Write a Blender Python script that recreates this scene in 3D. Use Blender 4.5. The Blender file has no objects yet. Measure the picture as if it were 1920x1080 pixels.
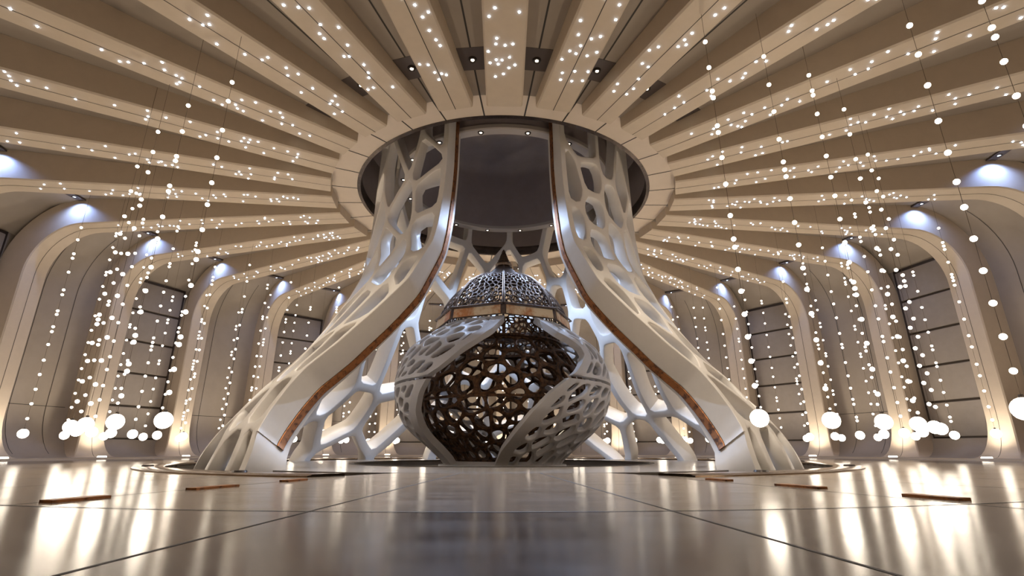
import bpy, bmesh, math, random
from mathutils import Vector, Matrix, Euler
from math import sin, cos, pi, radians, degrees, hypot, atan2

scene = bpy.context.scene
C = scene.collection

# ------------------------------------------------------------------ camera, world, exposure
CAM_D, CAM_H, FPX, TILT, YAW = 19.5, 0.433, 950.6, 17.724, 1.008
cam_data = bpy.data.cameras.new('camera')
cam = bpy.data.objects.new('camera', cam_data)
C.objects.link(cam)
cam.location = (0, -CAM_D, CAM_H)
cam.rotation_euler = (radians(90 + TILT), 0, radians(-YAW))
cam_data.sensor_width = 36.0
cam_data.lens = FPX / 1920 * 36.0
cam_data.clip_start = 0.05
cam_data.clip_end = 200
scene.camera = cam

world = bpy.data.worlds.new('world')
scene.world = world
world.use_nodes = True
world.node_tree.nodes['Background'].inputs[0].default_value = (0.9, 0.75, 0.6, 1)
world.node_tree.nodes['Background'].inputs[1].default_value = 0.05

scene.view_settings.view_transform = 'Standard'
scene.view_settings.look = 'None'
scene.view_settings.gamma = 1
scene.view_settings.use_curve_mapping = False
scene.view_settings.exposure = -0.1
try:
    scene.cycles.max_bounces = 6
    scene.cycles.diffuse_bounces = 4
    scene.cycles.glossy_bounces = 4
    scene.cycles.sample_clamp_indirect = 3.0
    scene.cycles.use_denoising = True
    scene.cycles.caustics_reflective = False
    scene.cycles.caustics_refractive = False
except Exception:
    pass

# light powers, all in one place
POW_OC = 3500.0          # cool downlights on the ring inside the oculus
POW_VENT = 650.0        # cool downlight in each ceiling vent near the oculus
POW_COVE = 380.0
POW_RIM = 520.0         # warm uplight in the rim of the floor groove        # blue spot at the top of each wall rib
POW_UP = 430.0          # warm uplight at each rib foot
EM_GLOBE, EM_BEAD, EM_STAR = 15.0, 13.0, 32.0

def azp(az, r, z):
    """azimuth 0 points at the camera, positive to its right"""
    a = radians(az)
    return Vector((r * sin(a), -r * cos(a), z))

fw = Vector((sin(radians(YAW)) * cos(radians(TILT)), cos(radians(YAW)) * cos(radians(TILT)), sin(radians(TILT))))
rt = Vector((cos(radians(YAW)), -sin(radians(YAW)), 0))
up = rt.cross(fw)
def depth_and_x(p):
    d = Vector(p) - Vector((0, -CAM_D, CAM_H))
    return d.dot(fw), 960 + FPX * d.dot(rt) / max(d.dot(fw), 1e-3)

# ------------------------------------------------------------------ materials
def mat(name, col, rough=0.5, metal=0.0, noise=0.0, nscale=8.0, col2=None, rough2=None, bump=0.0, coat=0.0, spec=None, contrast=(0.35, 0.65)):
    m = bpy.data.materials.new(name)
    m.use_nodes = True
    nt = m.node_tree
    b = nt.nodes['Principled BSDF']
    b.inputs['Roughness'].default_value = rough
    b.inputs['Metallic'].default_value = metal
    if coat:
        b.inputs['Coat Weight'].default_value = coat
        b.inputs['Coat Roughness'].default_value = 0.12
    if spec is not None:
        b.inputs['Specular IOR Level'].default_value = spec
    b.inputs['Base Color'].default_value = (*col, 1)
    if noise or col2:
        tc = nt.nodes.new('ShaderNodeTexCoord')
        nz = nt.nodes.new('ShaderNodeTexNoise')
        nz.inputs['Scale'].default_value = nscale
        nz.inputs['Detail'].default_value = 6
        nz.inputs['Roughness'].default_value = 0.65
        nt.links.new(tc.outputs['Object'], nz.inputs['Vector'])
        rp = nt.nodes.new('ShaderNodeValToRGB')
        rp.color_ramp.elements[0].position = contrast[0]
        rp.color_ramp.elements[1].position = contrast[1]
        c2 = col2 if col2 else tuple(c * (1 - noise) for c in col)
        rp.color_ramp.elements[0].color = (*c2, 1)
        rp.color_ramp.elements[1].color = (*col, 1)
        nt.links.new(nz.outputs['Fac'], rp.inputs['Fac'])
        nt.links.new(rp.outputs['Color'], b.inputs['Base Color'])
        if rough2 is not None:
            mr = nt.nodes.new('ShaderNodeMapRange')
            mr.inputs['From Min'].default_value = 0.3
            mr.inputs['From Max'].default_value = 0.7
            mr.inputs['To Min'].default_value = rough
            mr.inputs['To Max'].default_value = rough2
            nt.links.new(nz.outputs['Fac'], mr.inputs['Value'])
            nt.links.new(mr.outputs['Result'], b.inputs['Roughness'])
        if bump:
            bp = nt.nodes.new('ShaderNodeBump')
            bp.inputs['Strength'].default_value = bump
            bp.inputs['Distance'].default_value = 0.02
            nt.links.new(nz.outputs['Fac'], bp.inputs['Height'])
            nt.links.new(bp.outputs['Normal'], b.inputs['Normal'])
    return m

def emat(name, col, strength, sample=True):
    m = bpy.data.materials.new(name)
    m.use_nodes = True
    nt = m.node_tree
    b = nt.nodes['Principled BSDF']
    b.inputs['Base Color'].default_value = (0.9, 0.9, 0.9, 1)
    b.inputs['Emission Color'].default_value = (*col, 1)
    b.inputs['Emission Strength'].default_value = strength
    if not sample:
        m.cycles.emission_sampling = 'NONE'
    return m

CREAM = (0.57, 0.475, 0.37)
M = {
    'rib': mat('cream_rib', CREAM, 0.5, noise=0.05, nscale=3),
    'ceiling': mat('cream_ceiling_shaded', (0.32, 0.27, 0.225), 0.55, noise=0.05, nscale=2),  # cream darkened in the colour for the shade between the ribs
    'ring': mat('cream_ring_lit', (0.64, 0.545, 0.45), 0.5, noise=0.04, nscale=2),  # the ceiling's cream again, light around the oculus put into the colour
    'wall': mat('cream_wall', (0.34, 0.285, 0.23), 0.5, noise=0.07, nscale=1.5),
    'board': mat('wall_board', (0.31, 0.265, 0.225), 0.38, noise=0.08, nscale=2.5),
    'seam': mat('dark_seam', (0.03, 0.024, 0.02), 0.6),
    'frame': mat('dark_frame', (0.055, 0.04, 0.03), 0.5, metal=0.3),
    'lattice': mat('white_lattice', (0.71, 0.665, 0.61), 0.36, noise=0.04, nscale=4),
    'copper': mat('aged_copper', (0.33, 0.135, 0.05), 0.42, metal=0.75, col2=(0.09, 0.04, 0.022), nscale=7, rough2=0.55, contrast=(0.36, 0.52)),
    'plate': mat('patina_plate', (0.72, 0.54, 0.32), 0.36, metal=0.8, col2=(0.50, 0.20, 0.07), nscale=1.3, rough2=0.5, contrast=(0.42, 0.56)),
    'bronze': mat('dark_bronze', (0.19, 0.095, 0.045), 0.38, metal=0.7, col2=(0.03, 0.02, 0.015), nscale=9, rough2=0.6),
    'dome': mat('dome_bronze', (0.16, 0.105, 0.07), 0.34, metal=0.75, col2=(0.07, 0.05, 0.045), nscale=5, rough2=0.5),
    'spire': mat('spire_bronze', (0.30, 0.22, 0.15), 0.25, metal=0.9, col2=(0.12, 0.08, 0.06), nscale=6),
    'panel': mat('grey_panel_shell', (0.66, 0.63, 0.61), 0.4, noise=0.05, nscale=4),
    'oculus': mat('oculus_dark', (0.28, 0.235, 0.23), 0.6, noise=0.1, nscale=2),
    'rim': mat('rim_metal', (0.16, 0.13, 0.12), 0.22, metal=0.85, col2=(0.09, 0.075, 0.07), nscale=3),
    'oring': mat('oculus_ring', (0.42, 0.37, 0.33), 0.5),
    'pit': mat('pit_gravel', (0.10, 0.07, 0.05), 0.7, col2=(0.02, 0.015, 0.012), nscale=14, bump=0.6),
    'groove': mat('groove_metal', (0.20, 0.17, 0.14), 0.3, metal=0.6, noise=0.3, nscale=3),
    'brass': mat('brass_rim', (0.30, 0.21, 0.14), 0.22, metal=0.9, noise=0.3, nscale=3),
    'vent': mat('vent_dark', (0.11, 0.09, 0.085), 0.4, metal=0.3),
    'cable': mat('cable', (0.16, 0.12, 0.09), 0.4, metal=0.5),
    'cap': mat('cap_metal', (0.06, 0.05, 0.045), 0.35, metal=0.6),
    'globe': emat('globe_glow', (1.0, 0.87, 0.70), EM_GLOBE, True),
    'bead': emat('bead_glow', (1.0, 0.86, 0.68), EM_BEAD, True),
    'star': emat('star_glow', (0.60, 0.75, 1.0), EM_STAR, True),
    'lamp': emat('lamp_glow', (1.0, 0.86, 0.66), 14.0, False),
    'uplamp': emat('uplamp_glow', (1.0, 0.9, 0.74), 12.0, False),
    'bluelamp': emat('bluelamp_glow', (0.62, 0.76, 1.0), 12.0, False),
}

def floor_mat(name, col, col2, r0, r1):
    """polished floor: fine radial brushing shows as roughness variation"""
    m = bpy.data.materials.new(name)
    m.use_nodes = True
    nt = m.node_tree
    b = nt.nodes['Principled BSDF']
    tc = nt.nodes.new('ShaderNodeTexCoord')
    nz = nt.nodes.new('ShaderNodeTexNoise')
    nz.inputs['Scale'].default_value = 0.9
    nz.inputs['Detail'].default_value = 5
    mp = nt.nodes.new('ShaderNodeMapping')
    mp.inputs['Scale'].default_value = (0.6, 3.0, 1)
    nt.links.new(tc.outputs['Object'], mp.inputs['Vector'])
    nt.links.new(mp.outputs['Vector'], nz.inputs['Vector'])
    rp = nt.nodes.new('ShaderNodeValToRGB')
    rp.color_ramp.elements[0].position = 0.3
    rp.color_ramp.elements[1].position = 0.7
    rp.color_ramp.elements[0].color = (*col2, 1)
    rp.color_ramp.elements[1].color = (*col, 1)
    nt.links.new(nz.outputs['Fac'], rp.inputs['Fac'])
    nt.links.new(rp.outputs['Color'], b.inputs['Base Color'])
    mr = nt.nodes.new('ShaderNodeMapRange')
    mr.inputs['From Min'].default_value = 0.3
    mr.inputs['From Max'].default_value = 0.7
    mr.inputs['To Min'].default_value = r0
    mr.inputs['To Max'].default_value = r1
    nt.links.new(nz.outputs['Fac'], mr.inputs['Value'])
    nt.links.new(mr.outputs['Result'], b.inputs['Roughness'])
    return m
M['floor_in'] = floor_mat('floor_inner', (0.31, 0.25, 0.19), (0.26, 0.21, 0.16), 0.17, 0.22)
M['floor_out'] = floor_mat('floor_outer', (0.15, 0.12, 0.10), (0.11, 0.088, 0.074), 0.14, 0.19)
M['floor_disc'] = floor_mat('floor_disc', (0.34, 0.31, 0.29), (0.29, 0.27, 0.25), 0.16, 0.22)

# ------------------------------------------------------------------ object helpers
def mesh_from(name, verts, faces, smooth=None):
    me = bpy.data.meshes.new(name)
    me.from_pydata([tuple(v) for v in verts], [], faces)
    me.validate()
    bm = bmesh.new()
    bm.from_mesh(me)
    bmesh.ops.recalc_face_normals(bm, faces=bm.faces)
    bm.to_mesh(me)
    bm.free()
    if smooth is not None:
        me.polygons.foreach_set('use_smooth', [True] * len(me.polygons))
        me.set_sharp_from_angle(angle=radians(smooth))
    me.update()
    return me

def link(name, me, m, parent=None, loc=(0, 0, 0), rotz=0.0):
    o = bpy.data.objects.new(name, me)
    C.objects.link(o)
    if m is not None and len(me.materials) == 0:
        me.materials.append(m)
    o.location = loc
    o.rotation_euler = (0, 0, rotz)
    if parent is not None:
        o.parent = parent
    return o

def empty(name, loc=(0, 0, 0), rotz=0.0):
    o = bpy.data.objects.new(name, None)
    o.empty_display_size = 0.2
    C.objects.link(o)
    o.location = loc
    o.rotation_euler = (0, 0, rotz)
    return o

def tag(o, label=None, cat=None, group=None, kind=None):
    if label: o['label'] = label
    if cat: o['category'] = cat
    if group: o['group'] = group
    if kind: o['kind'] = kind
    return o

class MB:
    def __init__(s): s.v = []; s.f = []
    def add(s, vs, fs):
        k = len(s.v); s.v += [Vector(v) for v in vs]; s.f += [tuple(i + k for i in f) for f in fs]
    def box(s, c, size, mtx=None):
        x, y, z = (a / 2 for a in size)
        vs = [Vector((i * x, j * y, k * z)) for i in (-1, 1) for j in (-1, 1) for k in (-1, 1)]
        if mtx: vs = [mtx @ v for v in vs]
        s.add([v + Vector(c) for v in vs], [(0, 1, 3, 2), (4, 6, 7, 5), (0, 4, 5, 1), (2, 3, 7, 6), (0, 2, 6, 4), (1, 5, 7, 3)])
    def revolve(s, prof, n=96, a0=0.0, a1=360.0, closed=False):
        """prof: (r, z) list; closed profile loops when closed"""
        full = abs(a1 - a0 - 360) < 1e-6
        m = n if full else n + 1
        vs = [azp(a0 + (a1 - a0) * i / n, r, z) for i in range(m) for r, z in prof]
        p = len(prof); fs = []
        for i in range(n):
            j = (i + 1) % m
            for k in range(p if closed else p - 1):
                l = (k + 1) % p
                fs.append((i * p + k, j * p + k, j * p + l, i * p + l))
        s.add(vs, fs)
        if closed and not full:
            s.add([azp(a0, r, z) for r, z in prof], [tuple(range(p))])
            s.add([azp(a1, r, z) for r, z in prof], [tuple(range(p))])
    def disc(s, r, z, n=64):
        s.add([azp(360 * i / n, r, z) for i in range(n)], [tuple(range(n))])
    def tube(s, pts, rad, n=8):
        rings = []
        for i, p in enumerate(pts):
            t = (Vector(pts[min(i + 1, len(pts) - 1)]) - Vector(pts[max(i - 1, 0)])).normalized()
            a = t.orthogonal().normalized() if abs(t.z) > .9 else t.cross(Vector((0, 0, 1))).normalized()
            b = t.cross(a)
            rr = rad[i] if isinstance(rad, (list, tuple)) else rad
            rings.append([Vector(p) + rr * (cos(2 * pi * k / n) * a + sin(2 * pi * k / n) * b) for k in range(n)])
        vs = [v for r in rings for v in r]
        fs = [(i * n + k, i * n + (k + 1) % n, (i + 1) * n + (k + 1) % n, (i + 1) * n + k) for i in range(len(pts) - 1) for k in range(n)]
        fs += [tuple(range(n)), tuple(range((len(pts) - 1) * n, len(pts) * n))]
        s.add(vs, fs)
    def mesh(s, name, smooth=None): return mesh_from(name, s.v, s.f, smooth)
    def build(s, name, m, parent=None, smooth=None, loc=(0, 0, 0), rotz=0.0):
        return link(name, s.mesh(name, smooth), m, parent, loc, rotz)

def ico(name, r, sub, m, squash=1.0):
    bm = bmesh.new()
    bmesh.ops.create_icosphere(bm, subdivisions=sub, radius=r)
    if squash != 1.0:
        for v in bm.verts: v.co.z *= squash
    me = bpy.data.meshes.new(name)
    bm.to_mesh(me); bm.free()
    me.polygons.foreach_set('use_smooth', [True] * len(me.polygons))
    me.materials.append(m)
    return me

def spot(name, loc, direction, power, col, angle, blend=0.6, size=0.06, parent=None):
    l = bpy.data.lights.new(name, 'SPOT')
    l.energy = power; l.color = col; l.spot_size = radians(angle); l.spot_blend = blend; l.shadow_soft_size = size
    o = bpy.data.objects.new(name, l)
    C.objects.link(o)
    o.location = loc
    o.rotation_euler = Vector(direction).to_track_quat('-Z', 'Y').to_euler()
    if parent: o.parent = parent
    return o

def point(name, loc, power, col, size, parent=None):
    l = bpy.data.lights.new(name, 'POINT')
    l.energy = power; l.color = col; l.shadow_soft_size = size
    o = bpy.data.objects.new(name, l)
    C.objects.link(o); o.location = loc
    if parent: o.parent = parent
    return o

ORD = ['', 'first', 'second', 'third', 'fourth', 'fifth', 'sixth', 'seventh', 'eighth', 'ninth', 'tenth', 'eleventh', 'twelfth', 'thirteenth', 'fourteenth', 'fifteenth',
       'sixteenth', 'seventeenth', 'eighteenth', 'nineteenth', 'twentieth', 'twenty-first', 'twenty-second', 'twenty-third', 'twenty-fourth', 'twenty-fifth', 'twenty-sixth',
       'twenty-seventh', 'twenty-eighth', 'twenty-ninth', 'thirtieth']

# ------------------------------------------------------------------ the hall: dimensions
NRIB = 30
RIB_Z = 10.033          # underside of the ribs
RING_Z = 10.433         # flat ring around the oculus
R_OC = 5.91             # oculus opening
R_RIB0 = 6.95           # where the ribs end at the ring
R_FACE = 21.0           # inner face of the ribs on the wall
R_BEND = 18.8
RIB_W = 1.06
Z_BEND = RIB_Z - (R_FACE - R_BEND)
R_PLINTH = 19.75
PLINTH_H = 0.11

def trough_z(r): return RING_Z + (r - R_RIB0) * 0.070 if r > R_RIB0 else RING_Z
Z_TR = trough_z(R_BEND)
R_COVE = R_BEND + (Z_TR - Z_BEND)          # wall radius of the smooth bays

# floor ------------------------------------------------------------------------
R_DISC, R_GIN, R_GOUT, R_ZONE, R_PIT = 8.95, 10.30, 10.98, 15.47, 5.28
AZ_IN, AZ_OUT = 13.0, 17.0                  # the groove stops at the walkway in front
mb = MB()
# zone between groove rim and the outer darker floor, with the walkway filling the gap in the groove
NA = 240
def gcut(r): return AZ_IN + (AZ_OUT - AZ_IN) * (r - R_DISC) / (R_GOUT - R_DISC)
mb.revolve([(R_GOUT, 0), (R_ZONE, 0)], n=NA)
rs = [R_DISC + 0.03 + (R_GOUT - R_DISC - 0.03) * k / 6 for k in range(7)]
for k in range(6):
    a, b = rs[k], rs[k + 1]
    n = 12
    vs = [azp(-gcut(r) + 2 * gcut(r) * i / n, r, 0) for r in (a, b) for i in range(n + 1)]
    mb.add(vs, [(i, i + 1, n + 2 + i, n + 1 + i) for i in range(n)])
fl = mb.build('floor', M['floor_in'])
tag(fl, 'polished beige circular floor around the lattice sculpture', kind='structure')
mb = MB(); mb.revolve([(R_ZONE, 0), (24.0, 0)], n=NA)
fo = mb.build('floor_outer', M['floor_out'])
tag(fo, 'darker mirror-polished outer ring of the floor', kind='structure')
mb = MB(); mb.revolve([(R_PIT, -0.22), (R_PIT, 0), (R_DISC, 0), (R_DISC, -0.45)], n=180)
fd = mb.build('floor_disc', M['floor_disc'])
tag(fd, 'raised polished disc of floor around the vessel pit', kind='structure')
# seams in the floor
mb = MB()
for k in range(36):
    az = 5 + 10 * k - 0.3
    a, b = R_GOUT if abs((az + 180) % 360 - 180) > 16 else R_DISC, 20.3
    d = azp(az, 1, 0); s = Vector((-d.y, d.x, 0)) * 0.011
    mb.add([d * a + s + Vector((0, 0, .0015)), d * a - s + Vector((0, 0, .0015)), d * b - s + Vector((0, 0, .0015)), d * b + s + Vector((0, 0, .0015))], [(0, 1, 2, 3)])
mb.revolve([(R_ZONE - .012, .002), (R_ZONE + .012, .002)], n=NA)
mb.revolve([(R_DISC + .0, .0012), (R_DISC + .035, .0012)], n=24, a0=-13, a1=13)
sm = mb.build('floor_seam', M['seam'], fl)
# groove around the feet of the lattice
mb = MB()
n = 220
prof = [(R_DISC + .001, -0.02), (R_DISC + .001, -0.42), (R_GIN, -0.42), (R_GIN, 0.0)]
vs = []
for i in range(n + 1):
    t = i / n
    for r, z in prof:
        g = gcut(r); vs.append(azp(g + (360 - 2 * g) * t, r, z))
fs = [(i * 4 + k, i * 4 + 4 + k, i * 4 + 5 + k, i * 4 + 1 + k) for i in range(n) for k in range(3)]
mb.add(vs, fs)
for s_ in (1, -1):      # end walls
    mb.add([azp(s_ * gcut(R_DISC), R_DISC, 0), azp(s_ * gcut(R_GOUT), R_GOUT, 0), azp(s_ * gcut(R_GOUT), R_GOUT, -.42), azp(s_ * gcut(R_DISC), R_DISC, -.42)], [(0, 1, 2, 3)])
gv = mb.build('floor_groove', M['groove'], smooth=30)
tag(gv, 'sunken metal groove in the floor that the lattice feet stand in', kind='structure')
mb = MB()
vs = []
prof = [(R_GIN, -.05), (R_GIN, .03), (R_GIN + .05, .045), (R_GOUT - .06, .045), (R_GOUT - .03, .03), (R_GOUT + .02, .026), (R_GOUT + .03, -.02)]
for i in range(n + 1):
    t = i / n
    for r, z in prof:
        g = gcut(r); vs.append(azp(g + (360 - 2 * g) * t, r, z))
p = len(prof)
mb.add(vs, [(i * p + k, i * p + p + k, i * p + p + k + 1, i * p + k + 1) for i in range(n) for k in range(p - 1)])
rim = mb.build('trim_1', M['brass'], smooth=40)
tag(rim, 'flat brass rim around the floor groove', kind='structure')
# small uplights let into the rim
mb = MB(); mb.revolve([(.075, 0.0), (.075, .03), (.12, .034), (.14, .0)], n=20); ME_RCOL = mb.mesh('collar', 30); ME_RCOL.materials.append(M['cap'])
mb = MB(); mb.disc(.078, .014, 20); ME_RLENS = mb.mesh('lens'); ME_RLENS.materials.append(M['uplamp'])
for k in range(12):
    az = 30 * k + 27 if k < 6 else -(30 * (11 - k) + 27)
    e = empty('floor_uplight', azp(az, 10.66, .045), radians(az))
    n_ = k + 1 if k < 6 else 12 - k
    tag(e, f'small round uplight in the floor rim, {ORD[n_]} from the walkway on the {"right" if k < 6 else "left"}', 'uplight', 'uplights in the floor rim')
    link('collar', ME_RCOL, None, e); link('lens', ME_RLENS, None, e)
    spot('rim_beam', azp(az, 10.66, .12), azp(az, -.12, 1), POW_RIM, (1.0, .81, .58), 110, .9, .06)
# pit that the vessel stands in
mb = MB(); mb.revolve([(0.01, -0.2), (2.0, -0.2), (R_PIT, -0.2)], n=96)
pt = mb.build('floor_pit', M['pit'])
tag(pt, 'dark gravelly pit in the floor under the vessel', kind='structure')
mb = MB(); mb.revolve([(R_PIT - .10, -.03), (R_PIT - .10, .015), (R_PIT + .06, .015), (R_PIT + .06, -.02)], n=160)
tag(mb.build('trim_2', M['frame'], smooth=40), 'thin dark rim around the vessel pit', kind='structure')

# ------------------------------------------------------------------ ceiling
AZ_STEP = 360 / NRIB
mb = MB()
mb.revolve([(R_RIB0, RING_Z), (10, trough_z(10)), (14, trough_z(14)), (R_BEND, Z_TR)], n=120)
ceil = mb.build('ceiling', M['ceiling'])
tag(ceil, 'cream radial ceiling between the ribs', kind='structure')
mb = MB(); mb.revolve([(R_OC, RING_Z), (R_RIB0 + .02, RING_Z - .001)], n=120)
tag(mb.build('ceiling_ring', M['ring']), 'flat cream ring of ceiling around the oculus, lightened to look lit', kind='structure')
mb = MB()
for k in range(NRIB):
    az = AZ_STEP * (k + .5)
    d = azp(az, 1, 0); s = Vector((-d.y, d.x, 0)) * 0.024
    pts = [(R_OC, RING_Z), (R_RIB0, RING_Z), (R_BEND, Z_TR)]
    for (a, za), (b, zb) in zip(pts[:-1], pts[1:]):
        za -= .006; zb -= .006
        mb.add([d * a + s + Vector((0, 0, za)), d * a - s + Vector((0, 0, za)), d * b - s + Vector((0, 0, zb)), d * b + s + Vector((0, 0, zb))], [(0, 1, 2, 3)])
mb.build('ceiling_seam', M['seam'], ceil)

# oculus: rim, throat, lit ring and dark dome
mb = MB(); mb.revolve([(R_OC + .10, RING_Z - .015), (R_OC - .03, RING_Z - .03), (R_OC - .05, RING_Z + .02), (R_OC - .05, RING_Z + .42), (R_OC + .1, RING_Z + .42)], n=160, closed=True)
tag(mb.build('trim_3', M['rim'], smooth=30), 'dark polished metal rim of the ceiling oculus', kind='structure')
mb = MB(); mb.revolve([(R_OC - .04, RING_Z + .40), (R_OC - .02, 12.9), (4.42, 12.9), (4.42, 11.25)], n=120)
tag(mb.build('wall_oculus', M['oculus'], smooth=30), 'dark throat wall inside the ceiling oculus', kind='structure')
mb = MB(); mb.revolve([(4.45, 11.24), (4.45, 11.10), (4.40, 11.07), (4.08, 11.07), (4.04, 11.11), (4.04, 11.24)], n=140, closed=True)
ring = mb.build('trim_4', M['oring'], smooth=30)
tag(ring, 'grey ring with small downlights inside the oculus', kind='structure')
mb = MB()
prof = [(4.05, 11.2), (4.05, 14.0), (3.95, 14.35), (3.6, 14.6), (2.5, 14.8), (1.2, 14.9), (0.02, 14.92)]
mb.revolve(prof, n=96)
tag(mb.build('ceiling_dome', M['oculus'], smooth=60), 'dark shallow dome high inside the oculus', kind='structure')

# small downlight made of a dark collar and a lamp
mb = MB(); mb.revolve([(.055, 0.02), (.055, -.02), (.10, -.028), (.115, 0.0), (.115, .02)], n=20, closed=True)
ME_COLLAR = mb.mesh('collar', 30); ME_COLLAR.materials.append(M['cap'])
ME_LAMP = ico('lamp', .046, 2, M['lamp'], .45)
n_ring = 16
for k in range(n_ring):
    az = 360 / n_ring * (k + .5)
    e = empty('downlight', azp(az, 4.24, 11.07))
    lk = (k + 1) if k < n_ring // 2 else n_ring - k
    pos = 'right' if k < n_ring // 2 else 'left'
    tag(e, f'small downlight on the oculus ring, {ORD[lk]} to the {pos} of its nearest point', 'downlight', 'downlights on the oculus ring')
    link('collar', ME_COLLAR, None, e); link('lamp', ME_LAMP, None, e)
    spot('downlight_beam', azp(az, 4.24, 10.98), azp(az + (134 if k % 2 else -134), 8.4, 1.6) - azp(az, 4.24, 10.98), POW_OC, (.50, .67, 1.0), 42, .9, .06)

# ------------------------------------------------------------------ ribs
def rib_paths():
    a = [(R_RIB0, RIB_Z), (9, RIB_Z), (12, RIB_Z), (15.5, RIB_Z), (R_BEND, RIB_Z)]
    b = [(R_RIB0, RING_Z + .05), (9, trough_z(9) + .05), (12, trough_z(12) + .05), (15.5, trough_z(15.5) + .05), (R_BEND, Z_TR + .05)]
    rr, R2 = R_FACE - R_BEND, R_COVE - R_BEND + .1
    for i in range(1, 13):
        t = pi / 2 * i / 12
        a.append((R_BEND + rr * sin(t), Z_BEND + rr * cos(t)))
        b.append((R_BEND + R2 * sin(t), Z_BEND + (Z_TR + .05 - Z_BEND) * cos(t)))
    for z in (6, 4, 2.6, 1.9):
        a.append((R_FACE, z)); b.append((R_COVE + .1, z))
    for i in range(1, 9):      # the foot sweeps into the room and spreads
        t = pi / 2 * i / 8
        a.append((R_FACE - .62 * (1 - cos(t)), 1.9 - (1.9 - PLINTH_H) * sin(t))); b.append((R_COVE + .1, 1.9 - (1.9 - PLINTH_H) * sin(t)))
    return a, b
PA, PB = rib_paths()
def rib_width(i):
    k = i - (len(PA) - 8)
    if k < 0: return RIB_W
    t = pi / 2 * (k + 1) / 8
    return RIB_W + 0.85 * (1 - cos(t)) ** 1.0
def rib_mesh():
    """built at azimuth 0 (towards -Y); rotated for the others"""
    mb = MB(); n = len(PA); bev = .045
    vs = []
    for i in range(n):
        w = rib_width(i) / 2
        (ra, za), (rb, zb) = PA[i], PB[i]
        dv = Vector((0, -(rb - ra), zb - za)); L = dv.length; dv.normalize()
        A = Vector((0, -ra, za)); B = Vector((0, -rb, zb))
        vs += [B + Vector((-w, 0, 0)), A + dv * bev + Vector((-w, 0, 0)), A + Vector((-w + bev, 0, 0)), A + Vector((w - bev, 0, 0)), A + dv * bev + Vector((w, 0, 0)), B + Vector((w, 0, 0))]
    fs = [(i * 6 + k, i * 6 + k + 1, i * 6 + 7 + k, i * 6 + 6 + k) for i in range(n - 1) for k in range(5)]
    fs += [tuple(range(6)), tuple(range((n - 1) * 6, n * 6))]
    mb.add(vs, fs)
    return mb.mesh('beam', 35)
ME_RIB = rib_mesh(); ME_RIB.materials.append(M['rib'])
def strip_mesh(name, xoff, w, lift):
    mb = MB(); vs = []
    n = len(PA)
    for i in range(n):
        (ra, za), (rb, zb) = PA[i], PB[i]
        dv = Vector((0, -(rb - ra), zb - za)).normalized()
        A = Vector((0, -ra, za)) - dv * lift
        vs += [A + Vector((xoff - w / 2, 0, 0)), A + Vector((xoff + w / 2, 0, 0))]
    mb.add(vs, [(2 * i, 2 * i + 1, 2 * i + 3, 2 * i + 2) for i in range(n - 1)])
    return mb.mesh(name)
ME_RSEAM = strip_mesh('seam_line', 0, .022, .004); ME_RSEAM.materials.append(M['seam'])
ME_STAR = ico('star_light', .027, 2, M['star'], .5)
mb = MB(); mb.revolve([(.12, .052), (.14, .055), (.17, .05), (.19, 0.0)], n=24); mb.disc(.14, .052, 24)
ME_UPL = mb.mesh('uplight', 40); ME_UPL.materials.append(M['uplamp'])

rng = random.Random(11)
def rib_side(k):
    """words that place rib k, counted from the one that points at the viewer"""
    if k == 0: return 'the middle one of the near ribs, pointing straight at the viewer'
    if k == NRIB // 2: return 'directly behind the vessel, at the far end'
    if k < NRIB // 2: return f'{ORD[k]} to the right of the middle near rib'
    return f'{ORD[NRIB - k]} to the left of the middle near rib'
for k in range(NRIB):
    az = AZ_STEP * k
    e = empty('ceiling_rib', (0, 0, 0), radians(az))
    tag(e, 'cream studded ceiling rib, ' + rib_side(k), 'rib', 'radial ribs of the hall', 'thing')
    link('beam', ME_RIB, None, e)
    if k != 0: link('seam_line', ME_RSEAM, None, e)
    # cool star lights, thickest near the oculus
    got = []
    while len(got) < 38:
        t = rng.random() ** 1.3
        r = 8.2 + t * 10.0
        x = rng.uniform(-.43, .43)
        if any(hypot(r - a, x - b) < .13 for a, b in got): continue
        got.append((r, x))
    for r, x in got:
        link('star_light', ME_STAR, None, e, (x, -r, RIB_Z - .008))
    if abs((az + 180) % 360 - 180) > 70:
        link('uplight', ME_UPL, None, e, (0, -(R_PLINTH + .22), PLINTH_H + .001))
    spot('uplight_beam', azp(az, R_PLINTH + .22, PLINTH_H + .12), azp(az, 1, 0) * .22 + Vector((0, 0, 1)), POW_UP, (1.0, .88, .72), 130, .9, .12)

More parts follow.
